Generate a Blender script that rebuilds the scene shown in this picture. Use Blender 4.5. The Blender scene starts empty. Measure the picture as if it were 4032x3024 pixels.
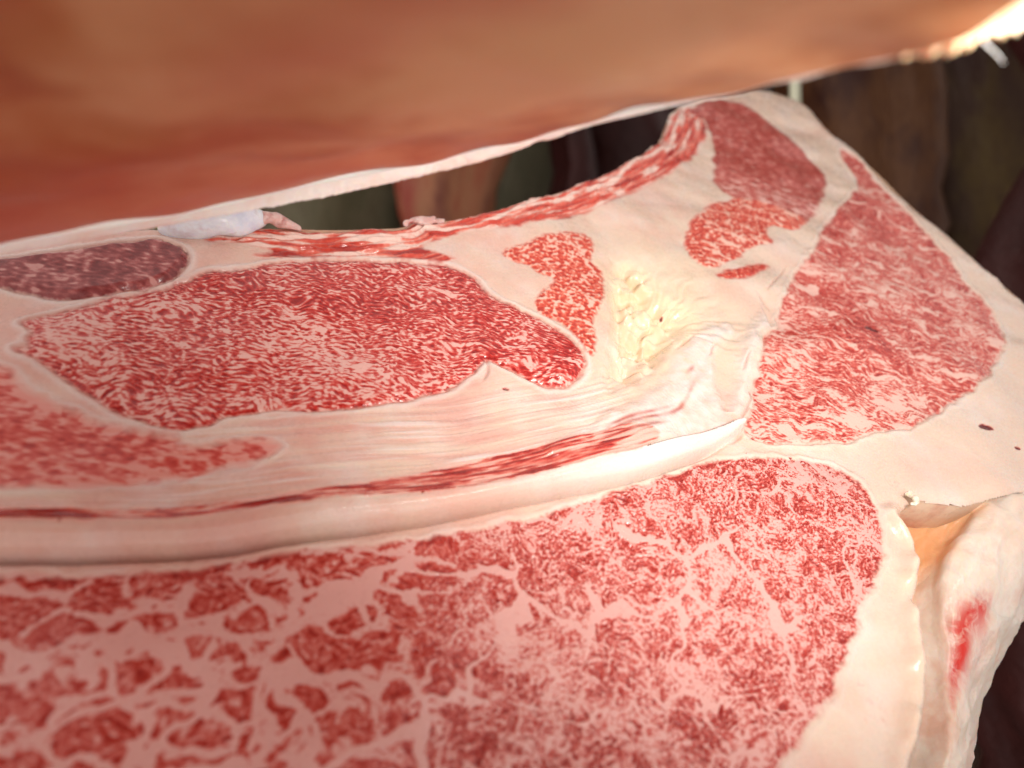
import bpy, math, random
import numpy as np
from mathutils import Matrix, Vector

# ------------------------------------------------------------------ camera, light, exposure
sc = bpy.context.scene
COL = sc.collection
EYE = Vector((0.0, 0.0, 1.35))                 # camera stands inside the opened cut, 1.35 m above the floor

cam_d = bpy.data.cameras.new('camera')
cam = bpy.data.objects.new('camera', cam_d); COL.objects.link(cam)
cam.location = EYE; cam.rotation_euler = (math.radians(90), 0, 0)
cam_d.sensor_width = 36; cam_d.lens = 26.0
cam_d.clip_start = 0.004; cam_d.clip_end = 60
cam_d.dof.use_dof = True; cam_d.dof.focus_distance = 0.232
cam_d.dof.aperture_fstop = 26.0 / 3.6          # 3.6 mm entrance pupil
sc.camera = cam

world = bpy.data.worlds.new('World'); sc.world = world; world.use_nodes = True
bg = world.node_tree.nodes['Background']
bg.inputs[0].default_value = (1.0, 0.91, 0.86, 1); bg.inputs[1].default_value = 0.70

def lamp(name, kind, loc, target, power, color, **kw):
    d = bpy.data.lights.new(name, kind); d.energy = power; d.color = color
    for k, v in kw.items(): setattr(d, k, v)
    o = bpy.data.objects.new(name, d); COL.objects.link(o)
    o.location = EYE + Vector(loc)
    o.rotation_euler = (Vector(target) - Vector(loc)).to_track_quat('-Z', 'Y').to_euler()
    return o
# the inspector's hand torch, held to the right of the camera under the lifted quarter
lamp('inspection_torch', 'SPOT', (0.09, 0.03, 0.022), (0.065, 0.28, 0.03), 1.75, (1.0, 0.95, 0.88),
     spot_size=math.radians(96), spot_blend=1.0, shadow_soft_size=0.014)
# added fill light, unseen far left, brightening only the hanging carcasses
lamp('background_fill', 'AREA', (-1.3, 0.45, 0.55), (0.25, 0.9, 0.05), 1.0, (1.0, 0.92, 0.80), shape='DISK', size=0.5)

sc.view_settings.view_transform = 'Standard'; sc.view_settings.look = 'None'
sc.view_settings.exposure = 0.2; sc.view_settings.gamma = 1.0
sc.cycles.use_denoising = True
sc.cycles.use_adaptive_sampling = True; sc.cycles.adaptive_threshold = 0.03
sc.cycles.max_bounces = 5; sc.cycles.diffuse_bounces = 3; sc.cycles.glossy_bounces = 3
sc.cycles.sample_clamp_indirect = 4.0

# ------------------------------------------------------------------ measured outlines, millimetres on the cut face
FACE = [(-99.9,-124.9),(-171.2,19.4),(-143.8,30.1),(-127.2,38.7),(-115.2,44.5),(-99.7,50.4),(-81.8,57.2),(-66.9,60.9),(-51.7,66.6),(-39.9,71.5),(-37.7,75.5),(-34.5,77.8),(-31.9,77.5),(-19.1,84.1),(-1.1,98.1),(18.6,115.3),(40.8,137.5),(61.3,162),(74.6,181.8),(82.1,200.7),(86.4,217.8),(93.8,230.9),(113.8,250.2),(137.8,268),(159.2,281.9),(176.6,278.2),(184.5,264.1),(188.4,238.9),(195.2,225.1),(205.1,205.3),(211.3,179.3),(219.6,161.2),(227.5,144.1),(231.9,127),(242.8,108.8),(249.2,82.8),(241.8,45.4),(224.7,9.7),(196.1,-4.6),(176.1,-10.9),(162.5,-15.7),(149.8,-20.3),(139.2,-21.3),(133.6,-20.7),(130.7,-20.9),(128.9,-19),(127.5,-20),(129.2,-22.1),(124.8,-25.9),(120.7,-30.9),(122.4,-34.6),(123.2,-39.2),(121.4,-45.6),(117.6,-52.3),(114.6,-58),(113.7,-63.5),(110.7,-74.1),(105.9,-86.3),(100.4,-95.4),(95.8,-101.8),(87.7,-115.4)]
REG = {
  'front': [(-122,-80.3),(-109.1,-78.3),(-98.1,-76.6),(-87.5,-74.7),(-76.1,-72.3),(-64.4,-69.5),(-50.4,-65.5),(-34.8,-61.5),(-26.4,-59.2),(-14.7,-55.5),(1.9,-48.8),(15.2,-42.7),(32,-34.2),(47.9,-24.7),(62.1,-18.1),(79.6,-14.1),(91.8,-12.4),(103.1,-12.4),(110.1,-15.7),(113.8,-21.2),(113.2,-30.2),(112.9,-36),(111.8,-41.6),(106.7,-49),(98,-58.6),(91.6,-69.8),(85.1,-79),(77.6,-88.2),(69.1,-96.3),(62.9,-101.7),(60.5,-104.1),(53.2,-111.1),(48.5,-117.4),(-99.9,-124.9)],
  'ribeye': [(-136,-6.9),(-131.7,-3),(-123.3,3.2),(-111.4,11.6),(-101.1,20.3),(-95.7,27.4),(-89.8,28.9),(-82.8,35),(-72.3,40.2),(-61,44.2),(-49.2,47.1),(-36.9,50.1),(-25.8,52.5),(-16.7,50.8),(-10.8,45.6),(-7.5,40),(0.6,36.4),(8.7,33.3),(15.8,28.7),(21.1,23.2),(23.8,16),(23.1,9.9),(20.1,5.5),(14.6,2.3),(8.7,1.4),(2.1,4.3),(-3.1,7.2),(-9,8.6),(-11,3.3),(-16.4,-3.7),(-26.9,-11.2),(-39.4,-17.7),(-52.6,-22.1),(-63.4,-23.3),(-70.3,-25.1),(-75.5,-27.9),(-79.2,-31.4),(-83.6,-34.1),(-88.8,-35.4),(-94.7,-34.1),(-102.7,-31.7),(-110.6,-28),(-119,-23.3),(-126.8,-18.9),(-131.4,-18.8),(-132.1,-16.7),(-128.6,-16.1),(-131.2,-13),(-130.1,-10.9),(-132.6,-9.2)],
  'dark': [(-166.5,9.9),(-150.8,16.9),(-140.5,21.9),(-129.6,26.9),(-119.8,33.1),(-113.6,37),(-107.8,36),(-103,31.7),(-102.3,26.3),(-104.2,21.7),(-109.1,16.5),(-116.4,11.2),(-124.6,6.6),(-131.4,5.2),(-138.8,5.7),(-146,6.1),(-163.5,3.8)],
  'lower': [(-152.2,-19.1),(-133.3,-23),(-125.5,-28.7),(-117.5,-32.6),(-106.6,-35.9),(-97.5,-37.4),(-86.7,-37.4),(-84.9,-40.6),(-79.5,-38.7),(-73.3,-36.7),(-66.7,-35.5),(-61.4,-35.7),(-62.3,-39.8),(-67.3,-42.8),(-73.1,-46),(-82.6,-50.4),(-90.1,-53.2),(-99.2,-56.1),(-110.1,-58.5),(-130.8,-62.5)],
  'rib': [(-98.3,45.1),(-89.7,52.1),(-81.6,56.5),(-66.9,60.4),(-51.6,65.8),(-38.9,70.7),(-36,75.8),(-31.8,76.4),(-19.1,83.2),(-1.1,96.8),(18.6,113.9),(40.7,135.9),(61,159.8),(75.1,180.7),(83.1,200.2),(88.1,218.6),(96.1,228.8),(103.1,223.1),(104,203.2),(99.2,189.2),(88.1,168.8),(70.3,145.1),(50,122.6),(31.9,104.3),(17.7,92.1),(2.6,83.2),(-11.7,76.6),(-25.2,68.1),(-34.6,60.5),(-24.6,58.2),(-20.3,55.8),(-27.5,53.5),(-40.2,51.2),(-58.4,47.1),(-72.7,42.1),(-83.3,36.9),(-89,37),(-78.8,43.2),(-90.4,42.6),(-101.5,41)],
  'wedge': [(-3.5,66.5),(0.7,71.3),(7.9,76.5),(17.3,83.2),(25,87.6),(32,89.3),(32.7,78.5),(30.2,71.3),(34.4,68),(35.1,60.5),(33.1,49.6),(29.9,37.5),(28,26.5),(27.9,19.5),(26.2,18.2),(23.1,23.7),(18.7,31.5),(14.5,33.5),(8.8,36.2),(8.2,40.2),(11.1,47.8),(16.1,54.9),(10.3,57),(7.6,60.8),(2.1,61.6),(-0.3,64.7)],
  'upper': [(95.9,224.4),(115.5,244.8),(133.3,248.9),(146.7,234.2),(157,215.9),(162.9,201.7),(166.1,188),(165.1,177),(156.3,159.3),(146.8,143.1),(138.8,132.8),(135.1,134.5),(129.5,123.1),(125.3,126),(125.6,135.7),(118,136.8),(110.9,141.9),(101.7,142.4),(97.7,147.6),(100.3,167.2),(106.1,192.1),(104.2,214.8)],
  'chip': [(76.9,110.3),(81.9,119),(92.8,132.3),(107.7,142.3),(122.1,144.4),(134.2,141),(140.9,135.8),(129.6,120.3),(124.1,123.4),(117.8,123.5),(113.1,114.2),(116.1,110.3),(114.5,107.8),(106.9,106.7),(100.6,100.1),(97.1,92.6),(90.5,88.7),(84,83),(78.6,82),(73.5,86.5),(72.3,93.6),(74.6,102.2)],
  'sliver': [(82.7,78.5),(88.8,82.7),(98.1,87.9),(108,94),(111,94.3),(109,90),(101,82.7),(91.5,76.9),(84.6,76.1)],
  'flank': [(184.2,221.4),(191.5,218.4),(197.9,208.7),(200.5,187.7),(204.4,169.1),(208.7,149.5),(211.5,128.6),(213.5,111.1),(216.7,97.4),(216,83.3),(211.2,69.9),(195.3,50.5),(179.6,36.5),(161.7,23.9),(145.8,13.6),(132.1,6.8),(119.8,1.9),(108.4,-1.4),(93.9,-5.1),(82.1,-7),(75.5,-6.5),(79.6,2.9),(84.8,14.3),(88.4,26.1),(93.8,40.3),(100.1,50.2),(106.8,57.7),(110.3,71.9),(121.9,90.7),(133.1,106.3),(143.4,123.4),(156.1,144.8),(180.4,175.8),(187.2,187.2),(186,200.6)],
}
LINES = {
  'streaktop': [(-128.3,-67.5),(-114.8,-65.2),(-96,-61.9),(-76.2,-57.8),(-62.5,-53.8),(-46.1,-48.6),(-28.2,-41.5),(-11.5,-32.8),(2,-26.6),(14,-21),(26.7,-14.7),(39.9,-8.9),(54.1,-5.2)],
  'rolltop': [(-127,-70.1),(-113.6,-68),(-94.7,-65.4),(-75.2,-61.3),(-54.3,-55.7),(-38.5,-51.1),(-27.5,-48.2),(-9.9,-42.5),(6.4,-35.7),(25.7,-26.9),(46.7,-16.5),(67.1,-6.4),(74.9,-0.9)],
  'lip': [(-123.8,-76.6),(-110.7,-74.6),(-84.9,-70.4),(-69.3,-66.9),(-48.6,-61.2),(-26.9,-54.1),(-10.9,-47.5),(1.8,-42.2),(13.2,-37.9),(25.1,-34.1),(37.6,-28.3),(56.8,-18.3),(69,-10.2),(75.8,-3.8)],
  'flow': [(-127,-70.1),(-113.6,-68),(-94.7,-65.4),(-75.2,-61.3),(-54.3,-55.7),(-27.5,-48.2),(-9.9,-42.5),(6.4,-35.7),(25.7,-26.9),(46.7,-16.5),(64.9,-5.9),(77.2,6.4),(86,25.5),(94.2,44.1),(104.9,65.3),(124.9,101.2),(158.2,155.9),(174.6,201.7),(161.8,247.8)],
  'crack1': [(104.2,74.8),(109.3,81.5),(114.5,88.5),(118.5,95.3)],
  'crack2': [(99.3,72.8),(100.7,69.8),(101.3,66.6),(102.9,63.7)],
  'crack3': [(71.1,30.1),(72.6,33.9),(74.5,36.3)],
  'crack4': [(58.7,30.6),(62.5,34.3),(67,39.7)],
  'crack5': [(87.1,35.1),(84.7,29.8),(82.3,24.7)],
  'crack6': [(73.6,-2.3),(76.9,2.3),(81.2,9.3),(84.5,17.4)],
  'crack7': [(-8.9,8.7),(-7.4,6.2),(-8.1,1.6),(-9.2,-0.6)],
  'crack8': [(75.5,-7.6),(83.6,-7.2),(93.7,-5.7),(106.3,-2.6),(117.5,0.3)],
  'crack9': [(100.1,50.2),(94.7,42.2),(92.1,36.3)],
  'crack10': [(75.6,-3.8),(73.8,-7),(70.2,-10.1)],
  'vein1': [(53.2,-35.5),(56,-42.8),(57.6,-49.9),(57.6,-56.2),(54.9,-61.9),(49.6,-65.7),(44.6,-68.8)],
  'vein2': [(77.6,-18.2),(83.2,-20.7),(92,-22.3),(101.7,-21.4),(109.7,-21.5)],
  'vein3': [(-60,-70.3),(-58.8,-76.4),(-54.5,-82.4),(-52.1,-86.8),(-53.5,-93.4),(-53.1,-100.8),(-50.1,-111.6)],
  'vein4': [(-104.7,-99.1),(-96.9,-94.8),(-88.3,-90.6),(-78.7,-87.9),(-67.2,-86.7),(-53.2,-86.2),(-43.7,-79.6),(-33.6,-71.6),(-24.9,-61.3)],
  'vein5': [(-53.1,-86.4),(-39.9,-95.9),(-31.3,-96.1),(-20.8,-94.2),(-15.3,-87.7)],
  'vein6': [(-96.5,-106.9),(-85.6,-104.3),(-74.7,-100),(-65.1,-97.3),(-53.9,-97.2)],
  'vein7': [(-18.6,-84.4),(-10.4,-80.8),(-0.7,-80.9),(11.7,-76.1),(26,-72.2),(44.6,-68.8)],
  'red1': [(25.3,-18),(27.4,-14.9),(32.3,-10),(41.9,-4.7),(52,0.8)],
  'red2': [(26.5,-16.9),(33.7,-11),(44.8,-5.7),(53.2,-1.1),(56.3,3.1),(59.9,9.9),(62,14.6)],
  'red3': [(27,-19.4),(34.8,-14.4),(45.9,-8.6)],
  'red4': [(59.5,17.3),(63.8,22.7)],
  'red5': [(21.2,-22.2),(31.7,-15.9),(41,-11.4),(49.1,-7.5)],
}
POLY = {
  'streak': [(-128.3,-67.5),(-114.8,-65.2),(-96,-61.9),(-76.2,-57.8),(-62.5,-53.8),(-46.1,-48.6),(-28.2,-41.5),(-11.5,-32.8),(2,-26.6),(14,-21),(26.7,-14.7),(39.9,-8.9),(46.7,-16.5),(25.7,-26.9),(6.4,-35.7),(-9.9,-42.5),(-27.5,-48.2),(-38.5,-51.1),(-54.3,-55.7),(-75.2,-61.3),(-94.7,-65.4),(-113.6,-68),(-127,-70.1)],
  'roll': [(-127,-70.1),(-113.6,-68),(-94.7,-65.4),(-75.2,-61.3),(-54.3,-55.7),(-38.5,-51.1),(-27.5,-48.2),(-9.9,-42.5),(6.4,-35.7),(25.7,-26.9),(46.7,-16.5),(67.1,-6.4),(74.9,-0.9),(75.8,-3.8),(69,-10.2),(56.8,-18.3),(37.6,-28.3),(25.1,-34.1),(13.2,-37.9),(1.8,-42.2),(-10.9,-47.5),(-26.9,-54.1),(-48.6,-61.2),(-69.3,-66.9),(-84.9,-70.4),(-110.7,-74.6),(-123.8,-76.6)],
  'scoop': [(38.7,74.5),(47,78.6),(55.7,72.5),(60.2,58.4),(67.9,55.3),(70.2,47.6),(58.7,30.6),(51.7,17.7),(46.7,11.4),(36.8,4),(29.6,-0.3),(27.8,7.3),(29.4,16),(33.7,32.1),(34.1,48.6)],
  'membrane': [(40.6,2),(50.5,11.2),(57.6,27.5),(67.2,41),(73.9,47.8),(85.5,52.1),(82.2,41.6),(73.3,31.3),(71.5,18.4),(70.4,8.3),(73.9,-0.6),(58,-9.1),(46.8,-15.7),(32.5,-21.9),(13.5,-31),(7.2,-26.4),(14,-20.1),(28,-8.5)],
}
SPOTS = [(145.5,61.2,3.76,1.61),(175.1,16.6,3.06,1.50),(184.8,9.4,1.30,0.80),(-1.9,-2.8,1.03,0.57),(83.1,15.0,0.46,0.35),(89.7,-12.4,0.51,0.40),(58.0,50.5,0.58,0.55),(74.2,-13.4,0.33,0.29),(78.8,-6.1,0.68,0.62)]
WALL = [[(128.8,-12.3,-5.0),(135.0,-15.3,-3.4),(143.6,-16.4,-3.0),(154.4,-15.6,-3.0),(167.4,-10.9,-3.0),(181.4,-5.9,-3.0),(204.7,2.2,-5.0),(265.2,34.4,-30.0)],
  [(129.4,-15.3,-9.0),(135.4,-18.2,-5.0),(144.3,-18.3,-4.0),(153.4,-17.7,-3.0),(164.0,-14.6,-2.2),(177.8,-10.3,-1.6),(202.3,-3.1,-6.0),(260.8,24.0,-35.0)],
  [(131.5,-17.8,-15.0),(139.9,-17.9,-12.0),(149.0,-17.8,-10.0),(156.1,-17.6,-7.0),(161.2,-17.9,-2.0),(172.9,-17.4,-0.5),(197.6,-12.2,-8.0),(255.3,14.8,-38.0)],
  [(130.7,-25.0,-18.0),(139.6,-23.1,-16.0),(148.8,-20.7,-14.0),(155.6,-19.7,-10.0),(155.0,-22.1,-3.0),(163.8,-26.2,-1.0),(188.5,-24.2,-10.0),(240.3,-1.3,-40.0)],
  [(128.3,-34.4,-20.0),(136.5,-31.5,-18.0),(144.9,-27.6,-16.0),(150.3,-25.6,-12.0),(147.9,-28.7,-4.0),(154.1,-34.8,-3.0),(178.5,-32.8,-14.0),(221.7,-13.8,-42.0)],
  [(126.0,-45.7,-22.0),(133.1,-41.1,-20.0),(138.7,-36.8,-17.0),(141.6,-35.0,-13.0),(139.7,-37.6,-6.0),(147.2,-44.9,-7.0),(169.9,-43.9,-20.0),(207.7,-29.4,-48.0)],
  [(125.0,-58.9,-26.0),(131.6,-53.2,-24.0),(134.4,-48.7,-20.0),(136.3,-46.8,-16.0),(136.8,-48.4,-11.0),(143.3,-57.3,-13.0),(161.3,-55.9,-26.0),(193.9,-44.0,-54.0)],
  [(124.8,-73.2,-32.0),(128.1,-71.7,-28.0),(131.2,-67.9,-25.0),(133.6,-66.1,-22.0),(135.6,-66.4,-19.0),(140.2,-71.3,-21.0),(154.3,-70.0,-34.0),(183.1,-60.7,-62.0)],
  [(123.2,-88.7,-40.0),(125.7,-88.8,-35.0),(127.3,-88.0,-31.0),(128.7,-88.0,-28.0),(130.5,-88.4,-26.0),(135.6,-88.6,-29.0),(147.7,-86.5,-40.0),(175.8,-77.2,-68.0)],
  [(120.4,-108.8,-50.0),(123.2,-109.4,-46.0),(125.1,-110.1,-42.0),(125.4,-110.8,-38.0),(126.6,-111.1,-36.0),(132.5,-110.1,-40.0),(145.1,-107.3,-52.0),(171.7,-100.8,-80.0)]]
CEIL = [[(-124.5,150.0,25.7),(-107.3,155.0,29.3),(-90.5,165.0,34.8),(-69.7,175.0,41.6),(-53.6,180.0,47.4),(-28.3,180.0,52.3),(-7.2,175.0,55.4),(9.7,165.0,56.4),(24.8,150.0,55.3),(34.5,140.0,54.1),(42.6,125.0,50.8),(48.5,110.0,47.5),(52.8,100.0,44.9),(52.9,95.0,43.4),(52.2,91.0,42.8),(50.5,87.0,42.7),(48.5,83.0,43.1),(45.8,78.0,44.4),(41.2,70.0,45.1)]]
RIM = [[(-129.5,156.0,23.6),(-110.8,160.0,27.3),(-93.7,169.0,33.1),(-84.0,173.0,36.0),(-59.5,179.0,42.2),(-45.0,183.0,45.6),(-26.0,184.0,50.4),(-11.6,182.0,52.9),(3.2,176.0,55.5),(5.7,175.0,57.6),(9.6,172.0,56.3),(16.1,165.0,57.8),(19.4,160.0,57.0),(25.0,151.0,55.2),(34.8,141.0,54.1),(42.9,126.0,50.8),(49.4,112.0,47.9),(53.9,102.0,45.4),(54.2,98.0,44.3)]]
UPFAT = [[(48.8,84.0,49.9),(56.1,92.0,54.7),(63.5,99.0,58.8),(74.8,108.0,64.2),(92.7,120.0,71.3)],
  [(50.9,88.0,46.2),(57.9,95.0,50.2),(65.4,102.0,54.2),(76.8,111.0,59.6),(94.2,122.0,66.8)],
  [(52.1,91.0,44.4),(59.7,98.0,48.4),(66.7,104.0,52.0),(78.2,113.0,57.6),(95.0,123.0,64.3)],
  [(53.1,96.0,44.0),(60.3,101.0,47.6),(67.9,106.0,51.2),(78.9,114.0,56.2),(95.8,124.0,62.4)],
  [(52.7,101.0,44.5),(61.4,105.0,47.9),(69.2,109.0,50.9),(80.3,116.0,55.4),(97.3,126.0,61.5)],
  [(66.8,125.0,57.1),(76.0,130.0,61.4),(85.7,135.0,65.2),(96.9,140.0,69.2),(115.9,150.0,76.0)]]
CUT_ORIGIN = (0.00000,0.22551,0.00000)
CUT_AXES = ((0.972874,0.167536,-0.159526),(0.000000,0.689583,0.724206),(0.231337,-0.704561,0.670878))
CARTILAGE = [(-114.9,41.1,0.0),(-108.8,42.4,2.0),(-102.6,45.6,3.0),(-96.0,48.0,4.0),(-89.5,51.3,4.0),(-85.5,56.6,2.0)]
TISSUE = [(-94.1,48.6,0.0),(-88.5,50.4,3.0),(-85.8,54.7,4.0),(-82.8,56.1,3.0),(-79.9,56.7,1.0),(-74.5,59.2,-1.0)]
NUB = [(-40.3,71.8,-0.5),(-37.6,74.9,0.0),(-34.4,76.5,0.3),(-30.1,77.5,0.0),(-25.8,80.5,-1.0)]
TIP = [(128.7,-19.4,-0.0),(128.8,-21.5,1.0),(128.3,-23.6,2.0),(126.1,-25.7,3.0),(124.5,-25.9,3.5)]
FLECKS = [(229.2,148.7,1.0),(36.1,30.9,1.0),(-17.0,93.8,1.0)]
STRAND = [(67.38,107.00,50.87),(68.82,108.00,49.99),(70.69,109.00,49.36),(72.44,110.00,48.72),(73.79,111.00,48.19)]
LIPV = -24.4

# ------------------------------------------------------------------ numeric helpers
rng = np.random.default_rng(7)
f32 = np.float32
TN = 512
def _tile(seed, lo, hi):
    r = np.random.default_rng(seed)
    s = np.fft.fft2(r.standard_normal((TN, TN)))
    k = np.fft.fftfreq(TN) * TN
    q = np.hypot(k[:, None], k[None, :])
    t = np.fft.ifft2(s * np.exp(-((q - (lo + hi) / 2) / ((hi - lo) / 2)) ** 2)).real
    return (t / t.std()).astype(f32)
_cache = {}
def wave(seed, x, y, lx, ly=None):
    """band-limited noise, unit variance, wavelength lx by ly millimetres"""
    if ly is None: ly = lx
    if seed not in _cache: _cache[seed] = _tile(seed, 18, 44)
    return _sample(_cache[seed], x / lx * 16, y / ly * 16)
def soft(seed, x, y, l):
    """smooth cloudy noise, unit variance, patches about l millimetres"""
    key = ('s', seed)
    if key not in _cache: _cache[key] = _tile(1000 + seed, -14, 14)
    return _sample(_cache[key], x / l * 40, y / l * 40)
def _sample(t, x, y):
    xi = np.floor(x).astype(np.int64); yi = np.floor(y).astype(np.int64)
    fx = (x - xi).astype(f32); fy = (y - yi).astype(f32)
    x0 = xi % TN; x1 = (xi + 1) % TN; y0 = yi % TN; y1 = (yi + 1) % TN
    return (t[y0, x0] * (1 - fx) + t[y0, x1] * fx) * (1 - fy) + (t[y1, x0] * (1 - fx) + t[y1, x1] * fx) * fy
def sstep(a, b, x):
    t = np.clip((x - a) / (b - a), 0, 1); return t * t * (3 - 2 * t)
def seg_dist(px, py, line, closed=False):
    """distance, arc length and side to the nearest point of a polyline"""
    pts = np.array(line, float)
    if closed: pts = np.vstack([pts, pts[:1]])
    best = np.full(px.shape, 1e9); arc = np.zeros(px.shape); side = np.ones(px.shape); run = 0.0
    for (ax, ay), (bx, by) in zip(pts[:-1], pts[1:]):
        dx, dy = bx - ax, by - ay; L = math.hypot(dx, dy)
        if L < 1e-9: continue
        t = np.clip(((px - ax) * dx + (py - ay) * dy) / (L * L), 0, 1)
        ex = px - ax - t * dx; ey = py - ay - t * dy
        d = ex * ex + ey * ey; m = d < best
        best[m] = d[m]; arc[m] = run + t[m] * L; side[m] = np.sign(dx * ey - dy * ex)[m]; run += L
    return np.sqrt(best), arc, side
def inside(px, py, poly):
    r = np.zeros(px.shape, bool); n = len(poly)
    for i in range(n):
        x0, y0 = poly[i]; x1, y1 = poly[(i + 1) % n]
        if y0 == y1: continue
        c = ((y0 > py) != (y1 > py)) & (px < (x1 - x0) * (py - y0) / (y1 - y0) + x0); r ^= c
    return r
def smooth_line(line, k=3, closed=False):
    p = np.array(line, float)
    for _ in range(k):                          # Chaikin
        if closed:
            q = np.roll(p, -1, 0); a = .75 * p + .25 * q; b = .25 * p + .75 * q
            p = np.stack([a, b], 1).reshape(-1, 2)
        else:
            a = .75 * p[:-1] + .25 * p[1:]; b = .25 * p[:-1] + .75 * p[1:]
            p = np.vstack([p[:1], np.stack([a, b], 1).reshape(-1, p.shape[1]), p[-1:]])
    return p
def cells(seed, x, y, size):
    """jittered cells: edge distance in mm, vector to the cell centre, cell value"""
    G = 96; r = np.random.default_rng(seed)
    jx = r.random((G, G)).astype(f32); jy = r.random((G, G)).astype(f32); val = r.random((G, G)).astype(f32)
    gx = x / size; gy = y / size; ix = np.floor(gx).astype(int); iy = np.floor(gy).astype(int)
    f1 = np.full(x.shape, 9., f32); f2 = f1.copy(); cx = np.zeros_like(f1); cy = np.zeros_like(f1); cv = np.zeros_like(f1)
    for oy in (-1, 0, 1):
        for ox in (-1, 0, 1):
            a = (ix + ox) % G; b = (iy + oy) % G
            dx = (ix + ox + .1 + .8 * jx[b, a] - gx).astype(f32); dy = (iy + oy + .1 + .8 * jy[b, a] - gy).astype(f32)
            d = np.sqrt(dx * dx + dy * dy); m = d < f1
            f2 = np.where(m, f1, np.minimum(f2, d))
            f1 = np.where(m, d, f1); cx = np.where(m, dx, cx); cy = np.where(m, dy, cy); cv = np.where(m, val[b, a], cv)
    return (f2 - f1) * size * .5, cx * size, cy * size, cv

# ------------------------------------------------------------------ materials
def lin(r, g, b):
    f = lambda c: ((c / 255) / 12.92) if c / 255 <= .04045 else (((c / 255) + .055) / 1.055) ** 2.4
    return (f(r), f(g), f(b), 1)
def new_mat(name):
    m = bpy.data.materials.new(name); m.use_nodes = True
    nt = m.node_tree; return m, nt, nt.nodes, nt.links, nt.nodes['Principled BSDF']
def mixc(nt, fac, a, b, mode='MIX'):
    n = nt.nodes.new('ShaderNodeMix'); n.data_type = 'RGBA'; n.blend_type = mode
    for s, v in ((n.inputs[0], fac), (n.inputs[6], a), (n.inputs[7], b)):
        if hasattr(v, 'is_linked'): nt.links.new(v, s)
        else: s.default_value = v
    return n.outputs[2]
def math_n(nt, op, a, b=None, c=None, clamp=False):
    n = nt.nodes.new('ShaderNodeMath'); n.operation = op; n.use_clamp = clamp
    for i, v in enumerate((a, b, c)):
        if v is None: continue
        if hasattr(v, 'is_linked'): nt.links.new(v, n.inputs[i])
        else: n.inputs[i].default_value = v
    return n.outputs[0]
def noise_n(nt, vec, scale, detail=3, rough=.55, dist=0):
    n = nt.nodes.new('ShaderNodeTexNoise'); nt.links.new(vec, n.inputs['Vector'])
    n.inputs['Scale'].default_value = scale; n.inputs['Detail'].default_value = detail
    n.inputs['Roughness'].default_value = rough; n.inputs['Distortion'].default_value = dist
    return n.outputs['Fac']
def ramp_n(nt, fac, stops):
    n = nt.nodes.new('ShaderNodeValToRGB'); nt.links.new(fac, n.inputs[0]); e = n.color_ramp.elements
    while len(e) < len(stops): e.new(.5)
    for el, (p, c) in zip(e, stops): el.position = p; el.color = c
    return n.outputs[0]
def attr_n(nt, name):
    n = nt.nodes.new('ShaderNodeAttribute'); n.attribute_name = name; return n
def wet(b, rough, sss, scale, radius=(1.0, .38, .22), ior=1.42):
    b.inputs['Roughness'].default_value = rough; b.inputs['IOR'].default_value = ior
    b.inputs['Subsurface Weight'].default_value = sss
    b.inputs['Subsurface Radius'].default_value = radius; b.inputs['Subsurface Scale'].default_value = scale

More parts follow.
